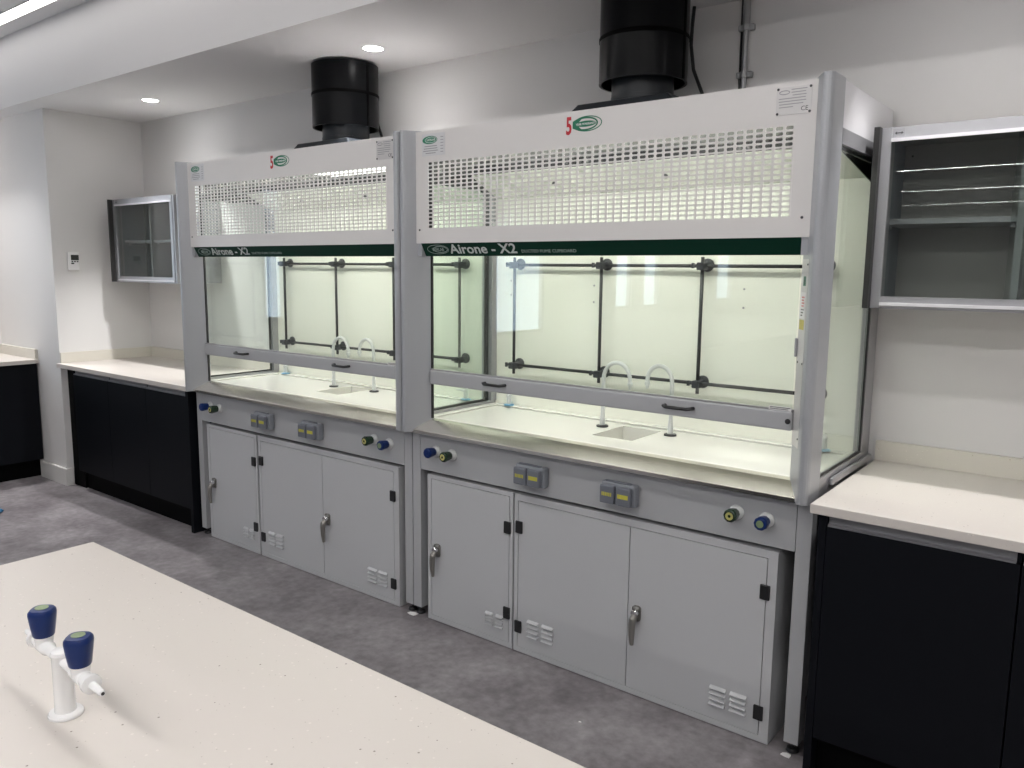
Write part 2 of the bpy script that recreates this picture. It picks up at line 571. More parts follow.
def header_mesh():
    b = bmesh.new()
    cw, ch = (PX1 - PX0) / NX, (PZ1 - PZ0) / NZ
    hw, hh = cw * 0.37, ch * 0.33
    c = 0.0028

    def v(x, z):
        return b.verts.new((x, 0, z))
    for i in range(NX):
        for k in range(NZ):
            x0, z0 = PX0 + i * cw, PZ0 + k * ch
            x1, z1 = x0 + cw, z0 + ch
            mx, mz = (x0 + x1) / 2, (z0 + z1) / 2
            inner = [(mx - hw + c, mz - hh), (mx + hw - c, mz - hh), (mx + hw, mz - hh + c), (mx + hw, mz + hh - c),
                     (mx + hw - c, mz + hh), (mx - hw + c, mz + hh), (mx - hw, mz + hh - c), (mx - hw, mz - hh + c)]
            outer = [(mx - hw + c, z0), (mx + hw - c, z0), (x1, mz - hh + c), (x1, mz + hh - c),
                     (mx + hw - c, z1), (mx - hw + c, z1), (x0, mz + hh - c), (x0, mz - hh + c)]
            corner = {1: (x1, z0), 3: (x1, z1), 5: (x0, z1), 7: (x0, z0)}
            iv = [v(*p) for p in inner]
            ov = [v(*p) for p in outer]
            for j in range(8):
                n = (j + 1) % 8
                if j in corner:
                    b.faces.new([ov[j], v(*corner[j]), ov[n], iv[n], iv[j]])
                else:
                    b.faces.new([ov[j], ov[n], iv[n], iv[j]])
    for (x0, x1, z0, z1) in ((HX0, HX1, HZ0, PZ0), (HX0, HX1, PZ1, HZ1), (HX0, PX0, PZ0, PZ1), (PX1, HX1, PZ0, PZ1)):
        b.faces.new([v(x0, z0), v(x1, z0), v(x1, z1), v(x0, z1)])
    bmesh.ops.remove_doubles(b, verts=b.verts, dist=1e-5)
    bmesh.ops.translate(b, verts=b.verts, vec=(0, 0.050, 0))
    return b


hp = obj('perforated_header', header_mesh(), M_WHITE, fc)
sm = hp.modifiers.new('sheet', 'SOLIDIFY')
sm.thickness = 0.0016
sm.offset = 0
obj('header_return', MB().box(HX0, HX1, 0.0495, 0.080, HZ0 - 0.002, HZ0).box(HX0, HX0 + .002, .051, .09, HZ0, HZ1)
    .box(HX1 - .002, HX1, .051, .09, HZ0, HZ1), M_WHITE, hp)
sc = MB()
for sx, sz in ((0.079, 1.779), (1.722, 1.782)):
    obj('screw', MB().lathe([(0.0045, 0), (0.0045, 0.002), (0.002, 0.003)], 10, mat=face_mat(sx, 0.0492, sz)), M_INKD, hp)

# rating plate top right with printed lines
pl = obj('rating_plate', MB().rbox(1.622, 1.731, 0.0475, 0.0492, 2.093, 2.176, 0.0006, 1), M_STICKM, fc)
ln = MB()
for k, (a, b_) in enumerate(((1.668, 1.716), (1.668, 1.712), (1.672, 1.714), (1.630, 1.712), (1.630, 1.714), (1.632, 1.706), (1.632, 1.675))):
    ln.box(a, b_, 0.0468, 0.0476, 2.166 - .0085 * k, 2.1685 - .0085 * k)
ellipse_ring(ln, 0, 0, 0.017, 0.007, 0.003, face_mat(1.647, 0.0476, 2.160))
obj('printed_lines', ln, M_INK, pl)
text('lettering', 'CE', 0.019, M_INKD, pl, face_mat(1.699, 0.0473, 2.102), 1.0, 0.0003)
rv = MB()
for px, pz in ((1.627, 2.171), (1.726, 2.171), (1.627, 2.098), (1.726, 2.098)):
    obj('rivet', MB().lathe([(0.0042, 0), (0.0036, 0.0018), (0.001, 0.0025)], 10, mat=face_mat(px, 0.0476, pz)), M_INKD, pl)

# sticker top left with the green oval
st = obj('safety_sticker', MB().box(0.096, 0.228, 0.0475, 0.0488, 2.086, 2.177), M_STICK, fc)
gs = MB()
ellipse_fill(gs, 0, 0, 0.043, 0.0165, face_mat(0.143, 0.0476, 2.151))
obj('oval_logo', gs, M_GREEN2, st)
gi = MB()
ellipse_ring(gi, 0.006, 0, 0.034, 0.0125, 0.002, face_mat(0.143, 0.0472, 2.151))
obj('oval_ring', gi, M_LETTER, st)
text('lettering', 'SAFELAB', 0.0135, M_STICKW, st, face_mat(0.149, 0.0471, 2.1468), 0.95, 0.0003, align='CENTER')
tl = MB()
for k, (a, b_) in enumerate(((0.112, 0.183), (0.108, 0.186), (0.104, 0.190), (0.118, 0.176))):
    tl.box(a, b_, 0.0469, 0.0476, 2.124 - .0095 * k, 2.1275 - .0095 * k)
for z in (2.100, 2.112, 2.124, 2.136, 2.148, 2.16):
    tl.box(0.204, 0.220, 0.0469, 0.0476, z - .002, z + .001)
obj('printed_lines', tl, M_INK, st)

# warranty badge
wb = MB()
ellipse_ring(wb, 0, 0, 0.063, 0.0275, 0.0035, face_mat(0.928, 0.0490, 2.1405))
ellipse_ring(wb, -0.008, 0, 0.054, 0.024, 0.0055, face_mat(0.928, 0.0488, 2.1405))
ellipse_fill(wb, -0.006, 0, 0.045, 0.0105, face_mat(0.928, 0.0490, 2.1405))
pts = [(-0.063, -0.012), (-0.046, -0.019), (-0.020, -0.022), (-0.045, 0.0), (-0.020, 0.022), (-0.046, 0.019), (-0.063, 0.012)]
wb.prism(pts, 0, 0.0006, mat=face_mat(0.928, 0.0489, 2.1405))
bd = obj('warranty_badge', wb, M_GREEN2, fc)
text('numeral', '5', 0.086, M_RED, bd, face_mat(0.835, 0.0487, 2.110), 0.62, 0.0005, offset=0.0025)
text('lettering', 'YEAR WARRANTY', 0.0118, M_STICKW, bd, face_mat(0.922, 0.0482, 2.1365), 0.88, 0.0003, align='CENTER')

# dark green strip with the model lettering
TILT = 119.0
gm = Matrix.Translation((0, 0.081, 1.668)) @ Matrix.Rotation(math.radians(TILT), 4, 'X')
HS = 0.0618
gstrip = obj('green_fascia_strip', MB().prism([(0.085, 0), (1.722, 0), (1.722, HS), (0.085, HS)], -0.004, 0, mat=gm), M_GREEN, fc)
obj('strip_end', MB().box(0.058, 0.0845, 0.056, 0.090, 1.668, 1.7235), M_ALU, gstrip)
obj('strip_end', MB().box(1.7225, 1.748, 0.056, 0.090, 1.668, 1.7235), M_ALU, gstrip)
lg = MB()
ellipse_ring(lg, 0.171, HS * .52, 0.062, 0.022, 0.0022, gm @ Matrix.Translation((0, 0, 0.0002)))
ellipse_ring(lg, 0.185, HS * .52, 0.042, 0.0155, 0.003, gm @ Matrix.Translation((0, 0, 0.0002)))
obj('oval_logo', lg, M_INKGRN, gstrip)
text('lettering', 'SAFELAB', 0.021, M_INKGRN, gstrip, gm @ Matrix.Translation((0.171, HS * .40, 0.0003)), 0.85, 0.0003, align='CENTER')
text('lettering', 'Airone - X2', 0.060, M_LETTER, gstrip, gm @ Matrix.Translation((0.240, HS * .215, 0.0003)), 1.215, 0.0003, offset=0.0011)
text('lettering', 'DUCTED FUME CUPBOARD', 0.0185, M_INKGRN, gstrip, gm @ Matrix.Translation((0.618, HS * .24, 0.0003)), 1.14, 0.0003)

# roof, back and inner linings
obj('roof_sheet', MB().box(0.003, W - .003, 0.092, 0.706, ZT - .006, ZT).box(HX0, HX1, 0.052, 0.092, ZT - .006, ZT), M_WHITE, fc)
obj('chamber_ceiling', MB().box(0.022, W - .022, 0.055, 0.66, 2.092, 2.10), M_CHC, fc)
obj('slot_shade_plate', MB().box(0.026, W - .026, 0.470, 0.474, 2.040, 2.0918), M_DARKIN, fc)  # dark plate close behind the gap, painting in the shade of the slot
bf = MB()
bf.box(0.024, W - .024, 0.645, 0.653, 0.935, 1.955)
bfl = obj('back_baffle', bf, M_LINER, fc)
obj('sloped_baffle', MB().prism([(0.645, 1.9565), (0.653, 1.9565), (0.458, 2.053), (0.450, 2.047)], 0.026, W - .026,
                               mat=Matrix(((0, 0, 1, 0), (1, 0, 0, 0), (0, 1, 0, 0), (0, 0, 0, 1)))), M_LINER, bfl)
bh = MB()
for hx, hz in ((0.60, 1.545), (0.60, 1.47), (1.31, 1.545), (1.31, 1.47), (0.12, 1.56), (0.12, 1.49)):
    obj('fixing_screw', MB().lathe([(0.0045, 0), (0.0045, 0.002), (0.002, 0.003)], 10, mat=face_mat(hx, 0.645, hz)), M_INK, bfl)
bk = MB()
for bx in (0.44, 0.99):
    bk = MB()
    bk.lathe([(0.012, -0.002), (0.012, 0.012), (0.004, 0.015)], 12, mat=Matrix.Translation((bx, 0.548, 2.005)) @ Matrix.Rotation(math.radians(153.8), 4, 'X'))
    obj('baffle_knob', bk, M_INKD, bfl)
obj('back_sheet', MB().box(0.003, W - .003, 0.692, 0.700, 0.90, ZT - .006), M_DARKIN, fc)
# hidden light diffuser let into the chamber ceiling behind the header
obj('chamber_light', MB().box(0.14, W - .14, 0.092, 0.204, 2.0908, 2.0918), E_HOOD, fc)

# glazed sides
for s in (0, 1):
    def X(a):
        return W - a if s else a

    def bx(mb, a0, a1, *r):
        p, q = sorted((X(a0), X(a1)))
        return mb.box(p, q, *r)
    up = MB()
    bx(up, 0.0, 0.010, 0.1205, 0.706, 2.052, ZT)
    sp = obj('side_panel', up, M_SIDE, fc)
    bx2 = MB()
    bx(bx2, -0.001, 0.014, 0.1205, 0.706, 2.004, 2.0515)
    obj('top_rail', bx2, M_FRAME, sp)
    rr = MB()
    bx(rr, 0.0, 0.030, 0.605, 0.706, 0.955, 2.0035)
    obj('rear_stile', rr, M_FRAME, sp)
    br = MB()
    bx(br, 0.0, 0.022, 0.1205, 0.706, 0.888, 0.9545)
    bx(br, -0.0016, -0.0001, 0.215, 0.700, 0.897, 0.925)
    obj('bottom_rail', br, M_FRAME, sp)
    gp = MB()
    bx(gp, 0.008, 0.013, 0.1205, 0.6045, 0.955, 2.0035)
    obj('side_glass', gp, G_SIDE, sp)
    gk = MB()
    bx(gk, 0.003, 0.0075, 0.592, 0.6045, 0.955, 2.0035)
    bx(gk, 0.003, 0.0075, 0.1205, 0.592, 0.955, 0.963)
    obj('glazing_gasket', gk, M_GASK, sp)
    il = MB()
    bx(il, 0.0145, 0.021, 0.1205, 0.66, 2.048, 2.09)
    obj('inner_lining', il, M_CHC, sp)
    ig = MB()
    bx(ig, 0.0145, 0.021, 0.09, 0.66, 2.004, 2.0475)
    obj('inner_seal_strip', ig, M_GASK, sp)
    fs = MB()
    bx(fs, 0.0145, 0.032, 0.1205, 0.150, 0.955, 2.0035)
    obj('inner_stile', fs, M_LINER, sp)
    dk = MB()
    bx(dk, 0.0135, 0.021, 0.15, 0.60, 1.994, 2.0035)
    obj('inner_rail', dk, M_GASK, sp)

# sash: bar, glass, handles
SB0, SB1 = 1.103, 1.166
sash = obj('sash_bar', MB().rbox(0.1, W - .09, 0.084, 0.112, SB0, SB1, 0.006, 3), M_FASC, fc)
obj('sash_glass', MB().box(0.0995, W - .0995, 0.1045, 0.1095, SB1 - .002, 2.08), G_SASH, sash)
obj('sash_glazing_bead', MB().box(0.1, W - .09, 0.088, 0.1035, SB1, SB1 + .006), M_FRAME, sash)
for hx in (0.478, 1.318):
    h = MB()
    h.tube([(hx - .054, 0.086, 1.139), (hx - .054, 0.068, 1.139), (hx - .04, 0.058, 1.137), (hx + .04, 0.058, 1.137), (hx + .054, 0.068, 1.139), (hx + .054, 0.086, 1.139)], 0.0065, 8)
    obj('sash_handle', h, M_BLACK, sash)
obj('bar_button', MB().lathe([(0.009, 0), (0.009, 0.003), (0.006, 0.005)], 16, mat=face_mat(1.704, 0.0845, 1.134)), M_BLACK, sash)
ls = obj('bar_label', MB().box(1.638, 1.712, 0.0865, 0.0875, 1.167, 1.180), M_STICKW, sash)
lt = MB()
for k, (a, b_) in enumerate(((1.642, 1.709), (1.642, 1.703))):
    lt.box(a, b_, 0.0858, 0.0866, 1.1755 - .005 * k, 1.1775 - .005 * k)
obj('printed_lines', lt, M_INKD, ls)

# control plate and stickers on the right-hand cheek
e1 = Vector((0.061, -0.099, 0)).normalized()      # along the cheek towards the nose
e2 = Vector((0, 0, 1))
nn = Vector((-0.099, -0.061, 0)).normalized()     # out of the cheek
CM = Matrix(((e1.x, e2.x, nn.x, W - 0.091), (e1.y, e2.y, nn.y, 0.104), (e1.z, e2.z, nn.z, 0), (0, 0, 0, 1)))
cp = obj('control_plate', MB().box(0.004, 0.086, 1.06, 1.655, 0.0003, 0.0022, mat=CM), M_STICKM, fc)
sw = MB()
for a, z in ((0.078, 1.638), (0.078, 1.33), (0.02, 1.33), (0.078, 1.09)):
    obj('screw', MB().lathe([(0.003, 0.002), (0.003, 0.004), (0.001, 0.0046)], 8, mat=CM @ Matrix.Translation((a, z, 0))), M_INKD, cp)
gi = MB()
gi.box(0.034, 0.062, 1.572, 1.602, 0.0023, 0.0030, mat=CM)
gic = obj('green_pictogram', gi, M_GREEN2, cp)
obj('pictogram_figure', MB().box(0.0455, 0.0505, 1.576, 1.592, 0.0031, 0.0036, mat=CM).box(0.0415, 0.0545, 1.586, 1.590, 0.0031, 0.0036, mat=CM)
    .box(0.0455, 0.0505, 1.594, 1.599, 0.0031, 0.0036, mat=CM), M_INKD, gic)
wl = obj('white_notice', MB().box(0.012, 0.072, 1.470, 1.552, 0.0023, 0.0029, mat=CM), M_STICKW, cp)
rl = MB()
for k in range(4):
    rl.box(0.028, 0.062 - .006 * (k % 2), 1.534 - .009 * k, 1.539 - .009 * k, 0.0030, 0.0033, mat=CM)
obj('red_print', rl, plain('faded_red_print', (0.55, 0.20, 0.19), 0.5, var=0.05), wl)
rl = MB()
for k in range(3):
    rl.box(0.024, 0.062 - .008 * k, 1.496 - .009 * k, 1.500 - .009 * k, 0.0030, 0.0033, mat=CM)
obj('black_print', rl, M_INKD, wl)
obj('yellow_notice', MB().box(0.014, 0.068, 1.435, 1.466, 0.0023, 0.0029, mat=CM), M_YEL, cp)
obj('switch_rocker', MB().rbox(-0.004, 0.008, 1.345, 1.405, 0.0023, 0.010, 0.002, 1, mat=CM), M_INK, cp)

# worktop: stainless lip, white dished top with a trough sink
xzy = Matrix(((0, 0, 1, 0), (1, 0, 0, 0), (0, 1, 0, 0), (0, 0, 0, 1)))     # prism drawn in (Y,Z), extruded along X
lip = MB().prism([(0.030, 0.884), (0.030, 0.898), (0.034, 0.901), (0.098, 0.938), (0.118, 0.942), (0.130, 0.940), (0.130, 0.884)], 0.012, W - .012, mat=xzy)
obj('stainless_lip', lip, M_STEEL, fc)
SX0, SX1, SY0, SY1 = 0.818, 1.008, 0.31, 0.565
wt = MB()
zt_, zb_ = 0.934, 0.895
wt.box(0.023, SX0, 0.1305, 0.644, zb_, zt_).box(SX1, W - .023, 0.1305, 0.644, zb_, zt_)
wt.box(SX0, SX1, 0.1305, SY0, zb_, zt_).box(SX0, SX1, SY1, 0.644, zb_, zt_)
wtop = obj('dished_worktop', wt, M_DISH, fc)
rim = MB()
rim.box(0.023, W - .023, 0.1305, 0.156, zt_, zt_ + .009).box(0.023, 0.060, 0.156, 0.644, zt_, zt_ + .009)
rim.box(W - .060, W - .023, 0.156, 0.644, zt_, zt_ + .009).box(0.060, W - .060, 0.606, 0.644, zt_, zt_ + .009)
obj('raised_rim', rim, M_DISH, wtop, bevel=0.004)
sk = MB()
sk.box(SX0 - .006, SX0, SY0 - .006, SY1 + .006, 0.84, zb_).box(SX1, SX1 + .006, SY0 - .006, SY1 + .006, 0.84, zb_)
sk.box(SX0, SX1, SY0 - .006, SY0, 0.84, zb_).box(SX0, SX1, SY1, SY1 + .006, 0.84, zb_)
sk.box(SX0, SX1, SY0, SY1, 0.834, 0.84)
obj('trough_sink', sk, M_DISH, wtop)

# swan-neck water taps


def swan(x, y, dx, reach, ztop, ztip):
    b = obj('swan_neck_tap', MB().lathe([(0.026, 0.934), (0.026, 0.941), (0.0125, 0.943)], 24, mat=Matrix.Translation((x, y, 0))), M_INKD, fc)
    n = MB()
    n.lathe([(0.0125, 0.941), (0.0125, 0.972), (0.011, 0.976), (0.0092, 0.990), (0.0092, 1.0)], 20, mat=Matrix.Translation((x, y, 0)))
    r = reach / 2
    pts = [(x, y, 0.998), (x, y, ztop - r * 1.15)]
    for k in range(1, 12):
        a = PI * k / 12
        pts.append((x + dx * (r - r * math.cos(a)), y, ztop - r * 1.15 + r * 1.15 * math.sin(a)))
    pts += [(x + dx * reach, y, ztop - r * 1.15 - 0.004)]
    n.tube(pts, 0.0088, 12)
    obj('swan_neck', n, M_TAPG, b)
    zz = ztop - r * 1.15
    obj('spout_nozzle', MB().lathe([(0.0115, zz - .006), (0.0115, zz - .018), (0.007, zz - .022), (0.006, zz - .034), (0.0045, ztip)], 14,
                                   mat=Matrix.Translation((x + dx * reach, y, 0))), M_TAPG, b)


swan(0.757, 0.49, 1, 0.132, 1.222, 1.130)
swan(1.075, 0.51, -1, 0.115, 1.222, 1.126)

# gas outlets


def outlet(x, y, dx):
    b = obj('gas_outlet', MB().lathe([(0.026, 0.9435), (0.026, 0.948), (0.014, 0.951)], 20, mat=Matrix.Translation((x, y, 0))), M_COLLAR, fc)
    n = MB().lathe([(0.012, 0.948), (0.012, 0.985), (0.0135, 0.987), (0.0135, 0.994), (0.010, 0.998), (0.008, 1.008)], 18, mat=Matrix.Translation((x, y, 0)))
    n.tube([(x, y, 0.988), (x + dx * 0.03, y - 0.004, 0.992), (x + dx * 0.06, y - 0.006, 0.992)], [0.008, 0.006, 0.004], 10)
    obj('outlet_nozzle', n, M_TAPG, b)


outlet(0.135, 0.615, 0.35)
outlet(1.672, 0.60, -1)

# scaffold lattice on the back baffle
LX = (0.176, 0.665, 1.147, 1.630)
LZ = (1.636, 1.150)
YV, YH = 0.598, 0.612
for x in LX:
    obj('lattice_upright', MB().tube([(x, YV, 1.108), (x, YV, 1.672)], 0.0074, 10), M_ROD, fc)
for z in LZ:
    obj('lattice_crossbar', MB().tube([(LX[0] - .03, YH, z), (LX[3] + .03, YH, z)], 0.0074, 10), M_ROD, fc)
for x in LX:
    for z in LZ:
        c = MB()
        c.lathe([(0.027, 0.0), (0.027, 0.006), (0.023, 0.010), (0.014, 0.012), (0.012, 0.03)], 24, mat=face_mat(x + .003, 0.6445, z + .004))
        c.rbox(x - .016, x + .016, 0.572, 0.616, z - .017, z + .014, 0.003, 1)
        c.tube([(x - .012, 0.590, z + .001), (x - .030, 0.585, z + .001)], 0.006, 8)
        c.rbox(x - .041, x - .030, 0.578, 0.592, z - .010, z + .012, 0.002, 1)
        obj('rod_clamp', c, M_CLAMP, fc)

# control fascia, legs and feet
YF = 0.075
obj('control_fascia', MB().box(0.0515, 1.7545, YF, 0.097, 0.708, 0.8835), M_FASC, fc)
for lx in (0.0, W - .050):
    for ly in (YF, 0.60):
        g = obj('leg', MB().box(lx + .0008, lx + .0492, ly, ly + .05, 0.040, 0.8875 if ly < .3 else 0.8875), M_FASC, fc)
        fb = MB().lathe([(0.020, 0.003), (0.022, 0.006), (0.018, 0.016), (0.007, 0.020), (0.007, 0.041)], 18, mat=Matrix.Translation((lx + .025, ly + .022, 0)))
        obj('levelling_foot', fb, M_BLACK, g)
obj('rear_modesty_panel', MB().box(0.0515, 1.7545, 0.655, 0.667, 0.05, 0.883), M_DARKIN, fc)


def fvalve(x, z, kmat, dmat):
    base = MB().lathe([(0.0255, 0), (0.0255, 0.006), (0.021, 0.010), (0.015, 0.013), (0.015, 0.022)], 28, mat=face_mat(x, YF, z))
    b = obj('control_valve', base, M_TAPG, fc)
    k = MB()
    prof = [(0.0190, 0.021), (0.0200, 0.026), (0.0235, 0.056), (0.022, 0.063), (0.017, 0.066)]
    k.lathe(prof, 10, mat=face_mat(x, YF, z), smooth=False)
    kk = obj('valve_knob', k, kmat, b)
    d = MB().lathe([(0.0125, 0.0662), (0.0125, 0.0672), (0.0005, 0.0672)], 20, mat=face_mat(x, YF, z))
    if dmat is M_DISC:
        d = MB().lathe([(0.0055, 0.0662), (0.0055, 0.0672), (0.0135, 0.0672), (0.0135, 0.0662)], 20, mat=face_mat(x, YF, z), cap=False)
    obj('index_disc', d, dmat, b)


fvalve(0.150, 0.806, M_BLUE, M_BLUE)
fvalve(0.246, 0.803, M_GKNOB, M_DISC)
fvalve(1.553, 0.803, M_GKNOB, M_DISC)
fvalve(1.658, 0.797, M_BLUE, M_DISCG)


def fsocket(x0):
    z = 0.789
    b = obj('weatherproof_socket', MB().rbox(x0, x0 + .148, 0.037, YF, z - .042, z + .044, 0.010, 3), M_SOCK, fc)
    obj('hinge_bar', MB().tube([(x0 + .02, 0.045, z + .045), (x0 + .128, 0.045, z + .045)], 0.005, 8), M_SOCK2, b)
    for i in (0, 1):
        a = x0 + .0075 + i * .0685
        l = obj('socket_lid', MB().rbox(a, a + .0625, 0.015, 0.0365, z - .036, z + .034, 0.006, 3), M_SOCK2, b)
        t = MB()
        if i == 0:
            for q in range(6):
                t.box(a + .011 + q * .0073, a + .0158 + q * .0073, 0.0142, 0.0149, z - .006, z + .008)
        else:
            t.box(a + .010, a + .054, 0.0142, 0.0149, z - .007, z + .009)
        obj('yellow_marking', t, M_YELG, l)


fsocket(0.622)
fsocket(1.032)


# ------------------------------------------------------------------ cabinets under the fume cupboards
def louvres(x0, x1, z0, z1):
    m = MB()
    cw = (x1 - x0 - .018) / 2
    ch = (z1 - z0) / 4
    for c in (0, 1):
        for r in range(4):
            a = x0 + c * (cw + .018)
            zc = z0 + (r + .5) * ch
            # pressed hood: sloped tongue, open below
            pts = [(YFc, zc + ch * .40), (YFc - .012, zc - ch * .02), (YFc - .012, zc - ch * .18), (YFc, zc - ch * .18)]
            m.prism(pts, a, a + cw, mat=xzy)
    return m


YFc = 0.0745


def lever(x, z, parent):
    b = obj('lever_handle', MB().rbox(x - .017, x + .017, YFc - .010, YFc, z - .030, z + .030, 0.0095, 3), M_HANDLE, parent, bevel=0)
    obj('lock_barrel', MB().lathe([(0.0145, 0.008), (0.0145, 0.026), (0.012, 0.029), (0.004, 0.0295)], 20, mat=face_mat(x, YFc, z + .006)), M_CHROME, b)
    g = MB()
    g.tube([(x, YFc - .008, z - .004), (x, YFc - .022, z - .006), (x, YFc - .034, z - .016), (x - .001, YFc - .036, z - .034), (x - .002, YFc - .035, z - .075), (x - .003, YFc - .030, z - .116)],
           [0.012, 0.0135, 0.0145, 0.0135, 0.0115, 0.0075], 14)
    obj('lever', g, M_HANDLE, b)


def underbench(name, label, X0, X1, doors, zt, group):
    t = thing(name, label, 'cabinet', (X0, 0, 0), group)
    w = X1 - X0
    d = MB()
    d.box(0, w, YFc + .022, 0.58, 0.004, 0.012).box(0, w, YFc + .022, 0.58, zt - .012, zt)
    d.box(0, .0015, YFc + .022, 0.58, 0.012, zt - .012).box(w - .0015, w, YFc + .022, 0.58, 0.012, zt - .012)
    d.box(0.0015, w - .0015, 0.57, 0.58, 0.012, zt - .012)
    x_in0 = min(q['x0'] for q in doors) - X0
    x_in1 = max(q['x1'] for q in doors) - X0
    zb0 = min(q['z0'] for q in doors)
    zt0 = max(q['z1'] for q in doors)
    g = .0022
    d.box(0, w, YFc, YFc + .022, 0.004, zb0 - g).box(0, w, YFc, YFc + .022, zt0 + g, zt)
    d.box(0, x_in0 - g, YFc, YFc + .022, zb0 - g, zt0 + g).box(x_in1 + g, w, YFc, YFc + .022, zb0 - g, zt0 + g)
    obj('body', d, M_GREY, t)
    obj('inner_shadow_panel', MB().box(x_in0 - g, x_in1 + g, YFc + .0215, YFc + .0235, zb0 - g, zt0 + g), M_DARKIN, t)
    for q in doors:
        dr = obj('door', MB().box(q['x0'] - X0 + .0008, q['x1'] - X0 - .0008, YFc, YFc + .020, q['z0'], q['z1']), M_GREY, t)
        lv = louvres(q['v'][0] - X0, q['v'][1] - X0, q['v'][2], q['v'][3])
        obj('louvre_vent', lv, M_GREY, dr)
        for hz in q['hz']:
            hx = q['hx'] - X0
            obj('hinge', MB().rbox(hx - .017, hx + .017, YFc - .009, YFc + .0005, hz - .026, hz + .026, 0.003, 2), M_BLACK, dr)
        if 'h' in q:
            lever(q['h'][0] - X0, q['h'][1], dr)
    return t


GU = 'grey metal cabinets under the fume cupboards'
cabA = underbench('underbench_cabinet', 'single-door grey metal cabinet under the nearer fume cupboard', 0.094, 0.587,
                  [dict(x0=.118, x1=.567, z0=.028, z1=.672, hx=.560, hz=(.538, .160), v=(.443, .540, .076, .138), h=(.156, .345))], .692, GU)
cabB = underbench('double_underbench_cabinet', 'wide two-door grey metal cabinet under the nearer fume cupboard, beside the black right unit', 0.596, 1.703,
                  [dict(x0=.617, x1=1.143, z0=.028, z1=.663, hx=.622, hz=(.553, .117), v=(.672, .802, .080, .163)),
                   dict(x0=1.145, x1=1.668, z0=.028, z1=.663, hx=1.666, hz=(.546, .111), v=(1.487, 1.622, .075, .155), h=(1.184, .335))], .692, GU)

# ------------------------------------------------------------------ exhaust ducts
duct = thing('exhaust_duct', 'black round exhaust duct rising from the nearer fume cupboard, its top out of the picture', 'duct', (0.904, 0.49, ZT), 'black exhaust ducts')
b2 = bmesh.new()
fr = [(-0.29, -0.20, 0.001), (0.29, -0.20, 0.001), (0.29, 0.20, 0.001), (-0.29, 0.20, 0.001)]
to = [(-0.20, -0.17, 0.085), (0.20, -0.17, 0.085), (0.20, 0.17, 0.085), (-0.20, 0.17, 0.085)]
lo = [b2.verts.new(p) for p in fr]
hi = [b2.verts.new(p) for p in to]
b2.faces.new(list(reversed(lo)))
b2.faces.new(hi)
for i in range(4):
    b2.faces.new([lo[i], lo[(i + 1) % 4], hi[(i + 1) % 4], hi[i]])
obj('hood_base', b2, M_PVCL, duct, bevel=0.006)
nk = MB().lathe([(0.127, 0.085), (0.127, 0.115), (0.125, 0.1155), (0.125, 0.26)], 48, cap=False)
obj('neck_pipe', nk, M_PVCL, duct)
sl = MB().lathe([(0.168, 0.166), (0.168, 0.49), (0.1765, 0.49), (0.1765, 0.340), (0.1785, 0.339), (0.1785, 0.333), (0.1765, 0.332), (0.1765, 0.166), (0.168, 0.166)], 64, cap=False)
obj('outer_sleeve', sl, M_PVC, duct)
obj('inner_plug', MB().lathe([(0.126, 0.262), (0.168, 0.262)], 48, cap=False), M_PVCL, duct)
obj('seam_band', MB().lathe([(0.1786, 0.327), (0.1795, 0.329), (0.1795, 0.341), (0.1786, 0.343)], 64, cap=False), M_SEAM, duct)
stp = MB()
ang = math.radians(0)
ms = Matrix.Rotation(ang, 4, 'Z')
stp.box(0.1755, 0.1805, -0.006, 0.006, 0.168, 0.488, mat=ms)
obj('vertical_seam', stp, M_SEAM, duct)

# ------------------------------------------------------------------ copies for the farther cupboard
DXL = -1.810
fc2 = copy_tree(fc)
fc2.location.x = DXL
fc2['label'] = 'farther grey and white ducted fume cupboard beside the left worktop'
c2 = copy_tree(cabA)
c2.location.x = cabA.location.x + DXL + .004
c2['label'] = 'single-door grey metal cabinet under the farther fume cupboard'
c3 = copy_tree(cabB)
c3.location.x = cabB.location.x + DXL + .012
c3['label'] = 'wide two-door grey metal cabinet under the farther fume cupboard'
d2 = copy_tree(duct)
d2.location.x = duct.location.x + DXL
d2['label'] = 'black round exhaust duct rising from the farther fume cupboard into the soffit'

# glowing lamp lens that shows through the top slots of the farther cupboard only
obj('chamber_light', MB().box(0.95, 1.62, 0.215, 0.36, 2.0908, 2.0918), emit('hood_light_visible', (1.0, 0.99, 0.92), 1.6), fc2)


obj('black_triangle', MB().prism([(0.20, 1.9935), (0.64, 1.9935), (0.64, 1.917)], W - .0235, W - .0215, mat=xzy), M_GASK, fc)  # thin black triangular sheet inside the right side glass
obj('rail_cover', MB().rbox(W + .0018, W + .0150, 0.215, 0.700, 0.9115, 0.936, 0.004, 2), M_FRAME, fc)


# cables beside the ducts
def cable(x, lab):
    m = MB()
    pts = [(x + .108, 0.706, ZS), (x + .102, 0.706, 2.61), (x + .100, 0.706, 2.54), (x + .115, 0.706, 2.44), (x + .150, 0.706, 2.36), (x + .185, 0.706, 2.28), (x + .205, 0.706, 2.192)]
    q = []
    for i in range(len(pts) - 1):
        for k in range(4):
            a = k / 4
            q.append(tuple(p * (1 - a) + r * a for p, r in zip(pts[i], pts[i + 1])))
    q.append(pts[-1])
    tag(obj('duct_cable', m.tube(q, 0.0075, 8), M_BLACK), lab, 'cable', 'black cables beside the ducts')


cable(0.904, 'black cable hanging from the soffit beside the nearer duct')
cable(0.904 + DXL - .11, 'black cable tucked behind the farther duct')

